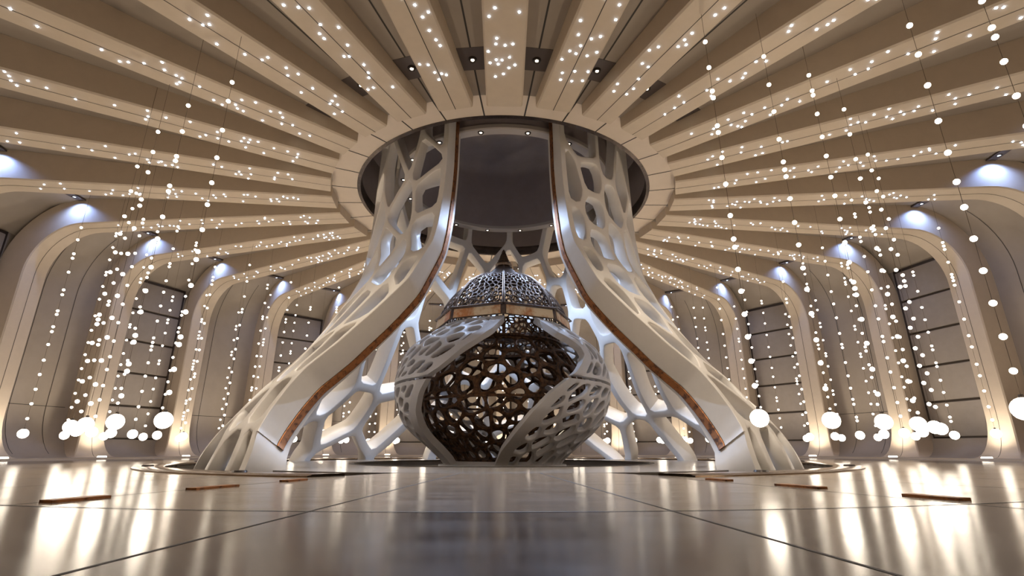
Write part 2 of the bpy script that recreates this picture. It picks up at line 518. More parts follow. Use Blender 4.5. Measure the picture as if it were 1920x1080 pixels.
# ------------------------------------------------------------------ walls between the ribs
def arc_prof():
    out = [(R_BEND - .05, Z_TR)]
    for i in range(1, 13):
        t = pi / 2 * i / 12
        out.append((R_BEND + (R_COVE - R_BEND) * sin(t), Z_BEND + (Z_TR - Z_BEND) * cos(t)))
    return out
PROF_S = arc_prof() + [(R_COVE, 5), (R_COVE, 2.4)] + [(R_COVE - 1.5 * (1 - cos(pi / 2 * i / 8)), 2.4 - 2.3 * sin(pi / 2 * i / 8)) for i in range(1, 9)]
R_PAN = 22.15
PROF_P = [(R_BEND - .05, Z_TR), (20.6, 11.0), (R_PAN + .12, 9.72), (R_PAN + .12, .98), (R_PAN - .05, .96)] + [(R_PAN - .05 - 1.25 * (1 - cos(pi / 2 * i / 6)), .96 - .86 * sin(pi / 2 * i / 6)) for i in range(1, 7)]
walls = {}
for k in range(NRIB):
    az = AZ_STEP * (k + .5)
    a = (az + 180) % 360 - 180
    side = 'front' if abs(a) <= 45 else 'back' if abs(a) >= 135 else 'right' if a > 0 else 'left'
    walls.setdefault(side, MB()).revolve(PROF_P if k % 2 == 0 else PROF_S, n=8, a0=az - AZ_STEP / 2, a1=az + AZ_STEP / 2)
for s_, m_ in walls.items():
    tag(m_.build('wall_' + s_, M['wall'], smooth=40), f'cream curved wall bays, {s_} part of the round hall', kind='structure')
# seams on the smooth bays
mb = MB()
for k in range(NRIB):
    az = AZ_STEP * (k + .5)
    if abs((az + 180) % 360 - 180) < 70: continue
    pr = PROF_S if k % 2 else PROF_P
    offs = (-2.0, 2.0) if k % 2 else (0.0,)
    sl = pr[4:] if k % 2 else pr[:2] + []
    for da in offs:
        d = azp(az + da, 1, 0); s = Vector((-d.y, d.x, 0)) * .013
        for (r0, z0), (r1, z1) in zip(sl[:-1], sl[1:]):
            v0, v1 = d * (r0 - .012) + Vector((0, 0, z0 - .006)), d * (r1 - .012) + Vector((0, 0, z1 - .006))
            mb.add([v0 + s, v0 - s, v1 - s, v1 + s], [(0, 1, 2, 3)])
    if k % 2:
        mb.revolve([(R_COVE - .008, 2.40), (R_COVE - .008, 2.425)], n=6, a0=az - 4.2, a1=az + 4.2)
tag(mb.build('trim_5', M['seam']), 'thin dark seams on the smooth wall bays', kind='structure')
# plinth round the foot of the wall
mb = MB(); mb.revolve([(R_PLINTH - .35, 0), (R_PLINTH - .33, .03), (R_PLINTH - .02, .035), (R_PLINTH, PLINTH_H - .01), (R_PLINTH + .02, PLINTH_H), (23.2, PLINTH_H)], n=180)
tag(mb.build('baseboard_round', M['wall'], smooth=30), 'low cream plinth running round the foot of the wall', kind='structure')
# slatted panels
BOARD_Z = [9.62, 7.95, 6.2, 4.45, 2.7, 1.0]
def panel_order(a):
    return round((abs(a) - 78) / 24) + 1
for k in range(0, NRIB, 2):
    az = AZ_STEP * (k + .5)
    a = (az + 180) % 360 - 180
    if abs(a) < 70: continue
    e = empty('wall_panel', azp(az, R_PAN, 1.0), radians(az))
    half = R_PAN * math.tan(radians(AZ_STEP / 2)) - RIB_W / 2 - .02
    fr = MB()
    fr.box((0, -.07 + 0.0, 4.35), (half * 2, .06, 8.75))
    f_ = fr.build('backing', M['frame'], e)
    for z1, z0 in zip(BOARD_Z[:-1], BOARD_Z[1:]):
        b = MB(); h = z1 - z0 - .11
        w = half * 2 - .30
        b.box((0, 0.0, (z0 + z1) / 2 - 1.0), (w, .10, h))
        me = b.mesh('board')
        bm = bmesh.new(); bm.from_mesh(me)
        bmesh.ops.bevel(bm, geom=bm.edges[:], offset=.025, segments=2, affect='EDGES')
        bm.to_mesh(me); bm.free()
        link('board', me, M['board'], e, (0, -.0, 0))
    side = 'right' if a > 0 else 'left'
    tag(e, f'recessed wall panel of five wide boards, {ORD[panel_order(a)]} along the {side} wall from the viewer', 'wall panel', 'boarded panels in the wall bays')

# ------------------------------------------------------------------ vents: dark panel with a downlight, near the oculus; and blue spots by the wall
ME_VENT = None
for k in range(NRIB):
    az = AZ_STEP * (k + .5)
    a = (az + 180) % 360 - 180
    R0, R1 = 7.95, 8.72
    mb = MB()
    w0, w1 = R0 * math.tan(radians(6)) - RIB_W / 2 - .0, R1 * math.tan(radians(6)) - RIB_W / 2
    if ME_VENT is None:
        z0, z1 = trough_z(R0) - .012, trough_z(R1) - .012
        mb.add([(-w0, -R0, z0), (w0, -R0, z0), (w1, -R1, z1), (-w1, -R1, z1), (-w0, -R0, z0 + .03), (w0, -R0, z0 + .03), (w1, -R1, z1 + .03), (-w1, -R1, z1 + .03)],
               [(0, 1, 2, 3), (4, 7, 6, 5), (0, 4, 5, 1), (2, 6, 7, 3), (1, 5, 6, 2), (0, 3, 7, 4)])
        ME_VENT = mb.mesh('plate'); ME_VENT.materials.append(M['vent'])
    e = empty('ceiling_vent', (0, 0, 0), radians(az))
    n_ = k + 1 if k < NRIB // 2 else NRIB - k
    sd = 'right' if k < NRIB // 2 else 'left'
    tag(e, f'dark ceiling vent with round downlight, {ORD[n_]} to the {sd} of the middle near rib', 'vent', 'dark vents around the oculus')
    link('plate', ME_VENT, None, e)
    dl = link('collar', ME_COLLAR, None, e, (0, -8.33, trough_z(8.33) - .03))
    link('lamp', ME_LAMP, None, e, (0, -8.33, trough_z(8.33) - .035))
    spot('vent_beam', azp(az, 8.33, trough_z(8.33) - .12), azp(az, .12, -1), POW_VENT, (1.0, .87, .70), 84, .8, .08)

mb = MB()
mb.box((0, 0, 0), (1.3, .34, .05))
ME_SLOT = mb.mesh('slot_plate'); ME_SLOT.materials.append(M['vent'])
mb = MB(); mb.revolve([(.07, .0), (.07, -.04), (.09, -.04), (.11, 0)], n=16, closed=True)
ME_CAN = mb.mesh('can', 30); ME_CAN.materials.append(M['cap'])
ME_BL = ico('blue_lamp', .065, 2, M['bluelamp'], .5)
R_SP = 19.1
for k in range(NRIB):
    # one fixture on the viewer's side of each rib
    az = AZ_STEP * k
    a = (az + 180) % 360 - 180
    if abs(a) < 70 or abs(a) > 179: continue
    s_ = -1 if a > 0 else 1        # towards the viewer
    off = RIB_W / 2
    e = empty('spotlight', (0, 0, 0), radians(az))
    zt = 11.20
    link('slot_plate', ME_SLOT, None, e, (s_ * (off + .65), -R_SP, zt - .02))
    link('can', ME_CAN, None, e, (s_ * (off + .40), -R_SP, zt - .025))
    link('blue_lamp', ME_BL, None, e, (s_ * (off + .40), -R_SP, zt - .03))
    n_ = k if k < NRIB // 2 else NRIB - k
    sd = 'right' if a > 0 else 'left'
    tag(e, f'blue spotlight high beside the rib {ORD[n_]} to the {sd} of the middle near rib', 'spotlight', 'blue spotlights along the wall ribs')
    loc = Matrix.Rotation(radians(az), 3, 'Z') @ Vector((s_ * (off + .40), -R_SP, zt - .07))
    dr = Matrix.Rotation(radians(az), 3, 'Z') @ Vector((-s_ * .2, -.03, -1))
    spot('spot_beam', loc, dr, POW_COVE, (.30, .47, 1.0), 136, .8, .05)

# ------------------------------------------------------------------ cellular lattice on a curved sheet
def clip(poly, nx, ny, c):
    """keep the side where nx*x+ny*y <= c"""
    out = []
    for i in range(len(poly)):
        p, q = poly[i], poly[(i + 1) % len(poly)]
        a, b = nx * p[0] + ny * p[1] - c, nx * q[0] + ny * q[1] - c
        if a <= 0: out.append(p)
        if (a < 0 < b) or (b < 0 < a):
            t = a / (a - b); out.append((p[0] + t * (q[0] - p[0]), p[1] + t * (q[1] - p[1])))
    return out

def area_c(poly):
    A = cx = cy = 0
    for i in range(len(poly)):
        x0, y0 = poly[i]; x1, y1 = poly[(i + 1) % len(poly)]
        w = x0 * y1 - x1 * y0; A += w; cx += (x0 + x1) * w; cy += (y0 + y1) * w
    if abs(A) < 1e-9: return 0, (sum(p[0] for p in poly) / len(poly), sum(p[1] for p in poly) / len(poly))
    return abs(A) / 2, (cx / (3 * A), cy / (3 * A))

def cells_of(seeds, W, H, periodic, ay):
    """Voronoi cells in a W x H sheet; ay stretches the metric so that cells come out tall (ay < 1)"""
    pts = [(x, y) for x, y in seeds]
    allp = list(pts)
    if periodic: allp += [(x - W, y) for x, y in pts] + [(x + W, y) for x, y in pts]
    out = []
    for i, (x, y) in enumerate(pts):
        poly = [(x - W / 2, 0), (x + W / 2, 0), (x + W / 2, H), (x - W / 2, H)] if periodic else [(0, 0), (W, 0), (W, H), (0, H)]
        ds = sorted(((px - x) ** 2 + ((py - y) * ay) ** 2, px, py) for j, (px, py) in enumerate(allp) if j != i)
        for d2, px, py in ds[:40]:
            rm = max((p[0] - x) ** 2 + ((p[1] - y) * ay) ** 2 for p in poly)
            if d2 > 4 * rm: break
            nx, ny = px - x, (py - y) * ay * ay
            c = nx * (x + px) / 2 + ny * (y + py) / 2
            poly = clip(poly, nx, ny, c)
            if len(poly) < 3: break
        out.append(poly)
    return out

def relax(n, W, H, periodic, ay, fixed=(), seed=1, iters=9, dens=None):
    r = random.Random(seed)
    pts = list(fixed)
    tries = 0
    while len(pts) < n + len(fixed) and tries < 20000:
        tries += 1
        p = (r.uniform(0, W), r.uniform(0, H))
        if dens and r.random() > dens(*p): continue
        md = 0.55 * math.sqrt(W * H / (n + len(fixed)))
        if any(hypot(p[0] - q[0], (p[1] - q[1]) * ay) < md * (0.95 if tries < 8000 else .5) for q in pts): continue
        pts.append(p)
    for it in range(iters):
        cs = cells_of(pts, W, H, periodic, ay)
        for i in range(len(fixed), len(pts)):
            A, c = area_c(cs[i])
            pts[i] = ((pts[i][0] * .4 + c[0] * .6), (pts[i][1] * .4 + c[1] * .6))
            if periodic: pts[i] = (pts[i][0] % W, pts[i][1])
    return pts

def lattice(name, seeds, W, H, T, w, fmap, periodic=False, ay=1.0, rim=(0, 0, 0, 0), bev=0.05, seg=0.35, fil=.4, var=0.18, seed=3, skip=None):
    """a thick sheet pierced by one rounded hole per cell. fmap(u, v, d) -> point, d = depth under the outer skin.
    rim = solid border widths (left, right, bottom, top)"""
    r = random.Random(seed)
    cs = cells_of(seeds, W, H, periodic, ay)
    V, F, key = [], [], {}
    def vert(u, v, d, shared=True):
        if shared:
            uu = u % W if periodic else u
            if periodic and abs(uu - W) < 1e-4: uu = 0.0
            k = (round(uu, 3), round(v, 3), round(d, 4))
            if k in key: return key[k]
            key[k] = len(V)
        V.append(fmap(u, v, d)); return len(V) - 1
    border = []
    for poly in cs:
        if len(poly) < 3: continue
        # drop tiny edges for the hole only; the outline itself stays exact
        A, _ = area_c(poly)
        hole = list(poly)
        wl = (w(*area_c(poly)[1]) if callable(w) else w) * (1 + r.uniform(-var, var))
        n = len(poly)
        for i in range(n):
            p, q = poly[i], poly[(i + 1) % n]
            ex, ey = q[0] - p[0], q[1] - p[1]
            L = hypot(ex, ey)
            if L < 1e-6: continue
            nx, ny = ey / L, -ex / L          # outward for a counter-clockwise polygon
            off = wl
            if not periodic:
                if p[0] < 1e-5 and q[0] < 1e-5: off = rim[0]
                elif p[0] > W - 1e-5 and q[0] > W - 1e-5: off = rim[1]
            if p[1] < 1e-5 and q[1] < 1e-5: off = rim[2]
            elif p[1] > H - 1e-5 and q[1] > H - 1e-5: off = rim[3]
            hole = clip(hole, nx, ny, nx * p[0] + ny * p[1] - off)
            if len(hole) < 3: break
        # outline, split into short pieces the same way from both sides
        out = []
        for i in range(n):
            p, q = poly[i], poly[(i + 1) % n]
            L = hypot(q[0] - p[0], q[1] - p[1])
            if L < 5e-4: continue
            m = max(1, int(math.ceil(L / seg - 1e-6)))
            for j in range(m): out.append((p[0] + (q[0] - p[0]) * j / m, p[1] + (q[1] - p[1]) * j / m))
        ok = len(hole) >= 3 and area_c(hole)[0] > 0.02 * A
        if ok and skip and skip(*area_c(poly)[1]): ok = False
        if not ok:
            cA = area_c(poly)[1]
            for d, flip in ((0, 0), (T, 1)):
                c = vert(cA[0], cA[1], d, False)
                idx = [vert(x, y, d) for x, y in out]
                for i in range(len(idx)):
                    t = (idx[i], idx[(i + 1) % len(idx)], c)
                    if len(set(t)) == 3: F.append(t if not flip else t[::-1])
        else:
            # even out the hole outline, then round its corners
            pts = []
            for i in range(len(hole)):
                o, p, q = hole[i - 1], hole[i], hole[(i + 1) % len(hole)]
                la, lb = hypot(o[0] - p[0], o[1] - p[1]), hypot(q[0] - p[0], q[1] - p[1])
                ta, tb = min(fil / max(la, 1e-6), .5), min(fil / max(lb, 1e-6), .5)
                a = (p[0] + (o[0] - p[0]) * ta, p[1] + (o[1] - p[1]) * ta); b = (p[0] + (q[0] - p[0]) * tb, p[1] + (q[1] - p[1]) * tb)
                for t in (0, .25, .5, .75, 1):
                    k0, k1, k2 = (1 - t) ** 2, 2 * t * (1 - t), t * t
                    pts.append((a[0] * k0 + p[0] * k1 + b[0] * k2, a[1] * k0 + p[1] * k1 + b[1] * k2))
            per = sum(hypot(pts[i][0] - pts[i - 1][0], pts[i][1] - pts[i - 1][1]) for i in range(len(pts)))
            m = max(14, min(40, int(per / (seg * .55))))
            # resample
            res, acc, tgt = [], 0.0, 0.0
            for i in range(len(pts)):
                p, q = pts[i], pts[(i + 1) % len(pts)]
                L = hypot(q[0] - p[0], q[1] - p[1])
                while tgt < acc + L - 1e-9 and len(res) < m:
                    t = (tgt - acc) / max(L, 1e-9)
                    res.append((p[0] + (q[0] - p[0]) * t, p[1] + (q[1] - p[1]) * t)); tgt += per / m
                acc += L
            hole = res; m = len(hole)
            hc = area_c(hole)[1]
            rad = sum(hypot(p[0] - hc[0], p[1] - hc[1]) for p in hole) / m
            def ring(grow, d):
                k = 1 + grow / max(rad, 1e-3)
                return [vert(hc[0] + (x - hc[0]) * k, hc[1] + (y - hc[1]) * k, d, False) for x, y in hole]
            rings = [ring(bev, 0), ring(bev * .35, bev * .3), ring(0, bev), ring(0, T * .5), ring(0, T - bev), ring(bev * .35, T - bev * .3), ring(bev, T)]
            for a, b in zip(rings[:-1], rings[1:]):
                for i in range(m): F.append((a[(i + 1) % m], a[i], b[i], b[(i + 1) % m]))
            # zip outline to hole by angle about the hole centre
            ang = lambda p: atan2(p[1] - hc[1], p[0] - hc[0])
            oa = [ang(p) for p in out]; ha = [ang(p) for p in hole]
            so = min(range(len(out)), key=lambda i: oa[i]); sh = min(range(m), key=lambda i: ha[i])
            O = [out[(so + i) % len(out)] for i in range(len(out))]; OA = [oa[(so + i) % len(out)] for i in range(len(out))] + [oa[so] + 2 * pi]
            HI = [(sh + i) % m for i in range(m)]; HA = [ha[i] for i in HI] + [ha[sh] + 2 * pi]
            for d, rg, flip in ((0, rings[0], 0), (T, rings[-1], 1)):
                oi = [vert(x, y, d) for x, y in O]
                i = j = 0
                while i < len(O) or j < m:
                    if j >= m or (i < len(O) and OA[i + 1] <= HA[j + 1]):
                        t = (oi[i % len(O)], oi[(i + 1) % len(O)], rg[HI[j % m]]); i += 1
                    else:
                        t = (oi[i % len(O)], rg[HI[(j + 1) % m]], rg[HI[j % m]]); j += 1
                    if len(set(t)) == 3: F.append(t if not flip else t[::-1])
        for i in range(len(out)):
            p, q = out[i], out[(i + 1) % len(out)]
            on = (p[1] < 1e-5 and q[1] < 1e-5) or (p[1] > H - 1e-5 and q[1] > H - 1e-5)
            if not periodic: on = on or (p[0] < 1e-5 and q[0] < 1e-5) or (p[0] > W - 1e-5 and q[0] > W - 1e-5)
            if on:
                n_d = 4; col0 = [vert(*p, T * k / n_d) for k in range(n_d + 1)]; col1 = [vert(*q, T * k / n_d) for k in range(n_d + 1)]
                for k in range(n_d): F.append((col0[k + 1], col1[k + 1], col1[k], col0[k]))
    me = bpy.data.meshes.new(name)
    me.from_pydata([tuple(v) for v in V], [], F)
    me.validate()
    bm = bmesh.new(); bm.from_mesh(me)
    bmesh.ops.recalc_face_normals(bm, faces=bm.faces)
    bm.to_mesh(me); bm.free()
    me.polygons.foreach_set('use_smooth', [True] * len(me.polygons))
    me.set_sharp_from_angle(angle=radians(50))
    return me

def interp(x, xs, ys):
    if x <= xs[0]: return ys[0]
    for i in range(1, len(xs)):
        if x <= xs[i]:
            t = (x - xs[i - 1]) / (xs[i] - xs[i - 1]); return ys[i - 1] + (ys[i] - ys[i - 1]) * t
    return ys[-1]

class Profile:
    """smooth (z, r) profile with arc length and outward normal"""
    def __init__(s, zs, rs, n=240):
        Z = [zs[0] + (zs[-1] - zs[0]) * i / n for i in range(n + 1)]
        Rr = [interp(z, zs, rs) for z in Z]
        for _ in range(14):
            Rr = [Rr[0]] + [(Rr[i - 1] + 2 * Rr[i] + Rr[i + 1]) / 4 for i in range(1, n)] + [Rr[-1]]
        s.Z, s.R = Z, Rr
        s.A = [0]
        for i in range(1, n + 1): s.A.append(s.A[-1] + hypot(Z[i] - Z[i - 1], Rr[i] - Rr[i - 1]))
        s.H = s.A[-1]; s.n = n
    def at(s, v):
        v = min(max(v, 0), s.H)
        lo, hi = 0, s.n
        while hi - lo > 1:
            m = (lo + hi) // 2
            if s.A[m] <= v: lo = m
            else: hi = m
        t = (v - s.A[lo]) / max(s.A[hi] - s.A[lo], 1e-9)
        z, r = s.Z[lo] + (s.Z[hi] - s.Z[lo]) * t, s.R[lo] + (s.R[hi] - s.R[lo]) * t
        a, b = max(lo - 2, 0), min(hi + 2, s.n)
        dz, dr = s.Z[b] - s.Z[a], s.R[b] - s.R[a]; L = hypot(dz, dr)
        return r, z, dz / L, -dr / L           # radius, height, normal (r, z)
    def v_of_z(s, z): return interp(z, s.Z, s.A)

# ------------------------------------------------------------------ the flared lattice shell
SH = Profile([-.75, 0, .4, .85, 1.6, 2.3, 3.2, 4.15, 5.25, 6.5, 8, 9.3, 10.7, 12.6],
             [9.80, 9.63, 9.5, 9.25, 8.7, 8.15, 7.32, 6.68, 6.03, 5.5, 5.32, 5.26, 5.23, 5.18])
EZ = [-.75, 0, .25, .5, .72, .88, 1.3, 1.9, 2.5, 3.0, 3.6, 4.1, 4.8, 5.2, 6.3, 6.6, 7.1, 8, 8.8, 9.6, 12.6]
ET = [35.6, 35.0, 35.0, 35.6, 36.6, 37.6, 38.9, 40.2, 40.9, 39.6, 36.8, 34.0, 30.1, 28.0, 24.9, 23.8, 22.8, 22.1, 21.6, 21.3, 21.3]
def edge_deg(z): return interp(z, EZ, ET)
W_SH = 40.0
T_SH = 0.95
def sh_map(u, v, d):
    r, z, nr, nz = SH.at(v)
    e = edge_deg(z)
    az = e + (360 - 2 * e) * u / W_SH
    d *= interp(min(u, W_SH - u), [.4, 1.5, 5.5, 8.0], [1, .38, .38, .8])      # deep at the cut edges, slimmer elsewhere
    return azp(az, r - nr * d, z - nz * d)
def sh_inv(az, z):
    e = edge_deg(z); a = az % 360
    return ((a - e) / (360 - 2 * e) * W_SH, SH.v_of_z(z))
LEFT = [(-25.5, 10.68), (-40.2, 10.74), (-28.5, 9.9), (-47.2, 9.65), (-26.5, 8.5), (-41.6, 7.85), (-26.5, 7.0), (-45.1, 6.92), (-58.7, 7.83), (-52.6, 6.03), (-39.6, 5.82), (-30.0, 5.45),
        (-36.1, 4.71), (-45.7, 4.69), (-52.7, 4.6), (-42.2, 3.2), (-49.9, 2.9), (-55.8, 2.31), (-49.5, 1.36), (-43.2, 1.5), (-52.7, 0.67), (-42.6, 0.43), (-32.1, 0.43), (-62.0, 1.4), (-66, 9.0), (-64, 3.6)]
RIGHT = [(32.6, 10.43), (25.2, 8.8), (33.6, 9.31), (54.4, 9.59), (44.5, 10.35), (46.1, 8.48), (34.2, 7.84), (25.0, 7.2), (34.5, 6.69), (44.8, 6.97), (27.2, 6.03), (37.9, 5.58), (54.7, 6.76),
         (32.5, 4.94), (42.7, 4.33), (52.8, 5.04), (43.5, 3.32), (53.8, 3.38), (49.7, 2.31), (58.6, 1.8), (45.0, 1.6), (52.6, 0.6), (42.6, 0.44), (32.2, 0.4), (60.5, .7), (64, 4.2), (63, 8)]
fixed = [sh_inv(a, z) for a, z in LEFT + RIGHT]
fixed = [(min(max(u, .3), W_SH - .3), v) for u, v in fixed]
def sh_dens(u, v):
    return 0 if (u < 4.6 or u > W_SH - 4.6) else 1
sh_seeds = relax(66, W_SH, SH.H, False, .78, fixed, seed=5, iters=8, dens=sh_dens)
lat = empty('lattice_canopy', (0, 0, 0))
tag(lat, 'tall white flared cell lattice open at the front with copper edge strips, around the vessel', 'sculpture')
me = lattice('shell', sh_seeds, W_SH, SH.H, T_SH, lambda u, v: .115 if min(u, W_SH - u) < 6.2 else .19, sh_map, ay=.78, rim=(.2, .2, .0, .2), bev=.04, seg=.45, fil=.24, var=.22, seed=8)
link('shell', me, M['lattice'], lat)
# raised edge bands with the copper strip let into them
for sgn in (1, -1):
    def edge_pt(z, d, proud):
        r, zz, nr, nz = SH.at(SH.v_of_z(z))
        a = radians(edge_deg(z))
        p = azp(sgn * degrees(a), r - nr * d, zz - nz * d)
        side = azp(sgn * (degrees(a) - 90), 1, 0)          # towards the opening
        return p + side * proud
    zs = [.84 + (12.4 - .84) * (i / 90) ** 1.15 for i in range(91)]
    def band(d0, d1, proud, base=-.03):
        mb = MB(); vs = []
        for z in zs:
            dm = interp(z, [.8, 1.5, 3, 4.5, 6, 8, 12.6], [.58, .62, .68, .68, .60, .52, .50])
            d0, d1 = (-.02, dm) if proud < .06 else (dm, dm + .2)
            vs += [edge_pt(z, d0, base), edge_pt(z, d0, proud - .015), edge_pt(z, d0 + .015, proud), edge_pt(z, d1 - .015, proud), edge_pt(z, d1, proud - .015), edge_pt(z, d1, base)]
        mb.add(vs, [(i * 6 + k, i * 6 + 6 + k, i * 6 + 7 + k, i * 6 + k + 1) for i in range(len(zs) - 1) for k in range(5)])
        mb.add(vs[:6], [tuple(range(6))]); mb.add(vs[-6:], [tuple(range(6))])
        return mb
    band(-.02, 1, .05).build('edge_band', M['lattice'], lat, smooth=35)
    st = band(1, 2, .075).build('copper_strip', M['copper'], lat, smooth=35)
    tag(st, 'worn copper strip')

# ------------------------------------------------------------------ the vessel
VO = Profile([-.1, .1, .37, .7, .96, 1.25, 1.6, 2.2, 2.7, 3.15, 3.5, 4.0, 4.5, 4.8, 4.95],
             [2.1, 2.25, 2.55, 2.95, 3.28, 3.58, 3.80, 3.99, 4.04, 3.98, 3.88, 3.60, 2.98, 2.52, 2.3])
vs_root = empty('lattice_vessel', (0, 0, 0))
tag(vs_root, 'huge onion-shaped bronze vessel with domed lid inside the white lattice, standing in the dark pit', 'vessel')
# inner bulb
VI = Profile([.02, .3, .7, 1.2, 1.8, 2.3, 2.8, 3.3, 3.8, 4.1, 4.26], [1.75, 1.95, 2.35, 2.75, 3.02, 3.12, 3.08, 2.92, 2.58, 2.32, 2.18])
W_VI = 2 * pi * 2.7
def vi_map(u, v, d):
    r, z, nr, nz = VI.at(v)
    return azp(360 * u / W_VI + 7, r - nr * d, z - nz * d)
seeds = relax(205, W_VI, VI.H, True, 1.0, (), seed=21, iters=5)
me = lattice('bulb', seeds, W_VI, VI.H, .12, .058, vi_map, periodic=True, rim=(0, 0, .08, .08), bev=.025, seg=.3, fil=.2, var=.35, seed=2)
link('bulb', me, M['bronze'], vs_root)
mb = MB(); mb.revolve([(3.17, 2.06), (3.17, 2.14), (3.06, 2.14), (3.06, 2.06)], n=120, closed=True)
mb.build('belt_ring', M['bronze'], vs_root, smooth=30)
mb = MB(); mb.revolve([(1.6, -.19), (2.35, -.19), (2.3, -.06), (2.0, -.02), (1.95, .06), (1.7, .06)], n=96, closed=True)
mb.build('foot_ring', M['panel'], vs_root, smooth=30)
# drum under the dome
W_DR, H_DR = 2 * pi * 2.0, .64
def dr_map(u, v, d):
    return azp(360 * u / W_DR, 2.14 - d, 4.28 + v)
seeds = relax(150, W_DR, H_DR, True, 1.0, (), seed=31, iters=3)
me = lattice('drum', seeds, W_DR, H_DR, .07, .022, dr_map, periodic=True, rim=(0, 0, .03, .03), bev=.008, seg=.2, fil=.06, var=.3)
link('drum', me, M['bronze'], vs_root)
mb = MB(); mb.revolve([(2.24, 4.20), (2.30, 4.24), (2.26, 4.31), (2.02, 4.31), (2.02, 4.20)], n=110, closed=True)
mb.build('drum_ring', M['bronze'], vs_root, smooth=40)
for k in range(8):
    d = azp(45 * k + 0.5, 1, 0)
    mb = MB(); mb.box(Vector((0, 0, 4.60)) + d * 2.15, (.10, .12, .62), Matrix.Rotation(atan2(d.y, d.x), 3, 'Z'))
    mb.build('drum_post', M['bronze'], vs_root)
# outer shell panels: two-fold, upper and lower, with S-shaped edges
U_ZL, U_TL = [2.70, 2.9, 3.13, 3.54, 3.85, 4.17, 4.66, 5.15], [-36.5, -30.5, -25.6, -18.5, -11.8, -6.5, -1.2, 4]
U_ZR, U_TR = [2.70, 2.85, 3.14, 3.45, 3.7, 3.9, 4.17, 4.6, 5.15], [33.0, 36.0, 40.0, 43.3, 43.0, 38.5, 32.5, 28.6, 25]
L_ZL, L_TL = [-.1, .3, .67, .97, 1.32, 1.73, 2.12, 2.44, 2.62], [-53, -53, -53.6, -52, -49.2, -46.4, -42.6, -38.8, -36.5]
L_ZR, L_TR = [-.1, .04, .41, .73, 1.11, 1.57, 1.89, 2.22, 2.43, 2.62], [-8, -5.3, -.9, 4.1, 8.7, 14.1, 18.8, 23.5, 27.5, 31.5]
T_VO = .19
W_VP = 7.4
def vp_mesh(z0, z1, ZL, TL, ZR, TR, off, seed, nseed, rimv):
    v0, v1 = VO.v_of_z(z0), VO.v_of_z(z1)
    H = v1 - v0
    def f(u, v, d):
        r, z, nr, nz = VO.at(v0 + v)
        a0 = interp(z, ZR, TR); a1 = interp(z, ZL, TL) + 180
        return azp(off + a0 + (a1 - a0) * u / W_VP, r - nr * d, z - nz * d)
    seeds = relax(nseed, W_VP, H, False, 1.0, (), seed=seed, iters=5)
    return lattice('shell_panel', seeds, W_VP, H, T_VO, .06, f, ay=1.0, rim=rimv, bev=.025, seg=.25, fil=.16, var=.3, seed=seed)
for off in (0, 180):
    me = vp_mesh(2.70, 4.86, U_ZL, U_TL, U_ZR, U_TR, off, 41 + off, 70, (.43, .43, .12, .06))
    link('shell_panel', me, M['panel'], vs_root)
    me = vp_mesh(-.08, 2.60, L_ZL, L_TL, L_ZR, L_TR, off, 51 + off, 70, (.43, .43, .02, .12))
    link('shell_panel', me, M['panel'], vs_root)
    # stepped mouldings along the S-shaped edges
    for (ZL, TL, sd, z0, z1, fl) in ((U_ZL, U_TL, -1, 2.72, 4.84, 0), (U_ZR, U_TR, 1, 2.72, 4.84, 0), (L_ZL, L_TL, -1, -.05, 2.58, 1), (L_ZR, L_TR, 1, -.05, 2.58, 1)):
        mb = MB(); vs = []
        n = 60
        for i in range(n + 1):
            z = z0 + (z1 - z0) * i / n
            r, zz, nr, nz = VO.at(VO.v_of_z(z))
            a = interp(z, ZL, TL) + off
            side = azp(a + 90 * sd, 1, 0)      # into the panel
            P = azp(a, r, zz); N = azp(a, nr, 0) + Vector((0, 0, nz))
            for s_, h in ((-.01, -.05), (-.01, .05), (.16, .05), (.16, .028), (.28, .028), (.28, .012), (.40, .012), (.40, -.03)):
                vs.append(P + side * s_ + N * h)
        mb.add(vs, [(i * 8 + k, i * 8 + 8 + k, i * 8 + 9 + k, i * 8 + k + 1) for i in range(n) for k in range(7)])
        mb.build('edge_moulding', M['panel'], vs_root, smooth=35)
# octagonal plate band and dome
RD = 2.63
def octr(az, r):        # radius of an octagon with corners at multiples of 45 deg
    a = ((az + 22.5) % 45) - 22.5
    a = (az % 45) - 22.5
    return r * cos(radians(22.5)) / cos(radians(a))
for k in range(8):
    a0, a1 = 45 * k, 45 * k + 45
    e = empty('plate_side', (0, 0, 0)); e.parent = vs_root
    def q(az, r, z): return azp(az, octr(az, r), z)
    mb = MB()
    A, B = azp(a0, RD + .03, 4.90), azp(a1, RD + .03, 4.90)
    A2, B2 = azp(a0, RD - .02, 5.27), azp(a1, RD - .02, 5.27)
    nrm = azp(a0 + 22.5, 1, 0)
    def quad(t0, t1, h0, h1, out, thick):
        pts = []
        for t, h in ((t0, h0), (t1, h0), (t1, h1), (t0, h1)):
            lo = A.lerp(B, t); hi = A2.lerp(B2, t); pts.append(lo.lerp(hi, h))
        vs = [p + nrm * out for p in pts] + [p + nrm * (out - thick) for p in pts]
        mb.add(vs, [(0, 1, 2, 3), (7, 6, 5, 4), (0, 4, 5, 1), (1, 5, 6, 2), (2, 6, 7, 3), (3, 7, 4, 0)])
    bpy.data.objects.remove(e)
    quad(.0, 1, 0, 1, 0, .06)
    fr = mb.build('band_side', M['dome'], vs_root)
    mb = MB(); quad(.05, .95, .06, .93, .025, .03)
    tag(mb.build('copper_plate', M['plate'], fr), 'patinated copper plate')
    mb = MB()
    A3, B3 = azp(a0, RD + .05, 5.30), azp(a1, RD + .05, 5.30)
    mb.tube([A3, B3], .035, 10)
    mb.build('cornice', M['dome'], vs_root, smooth=40)
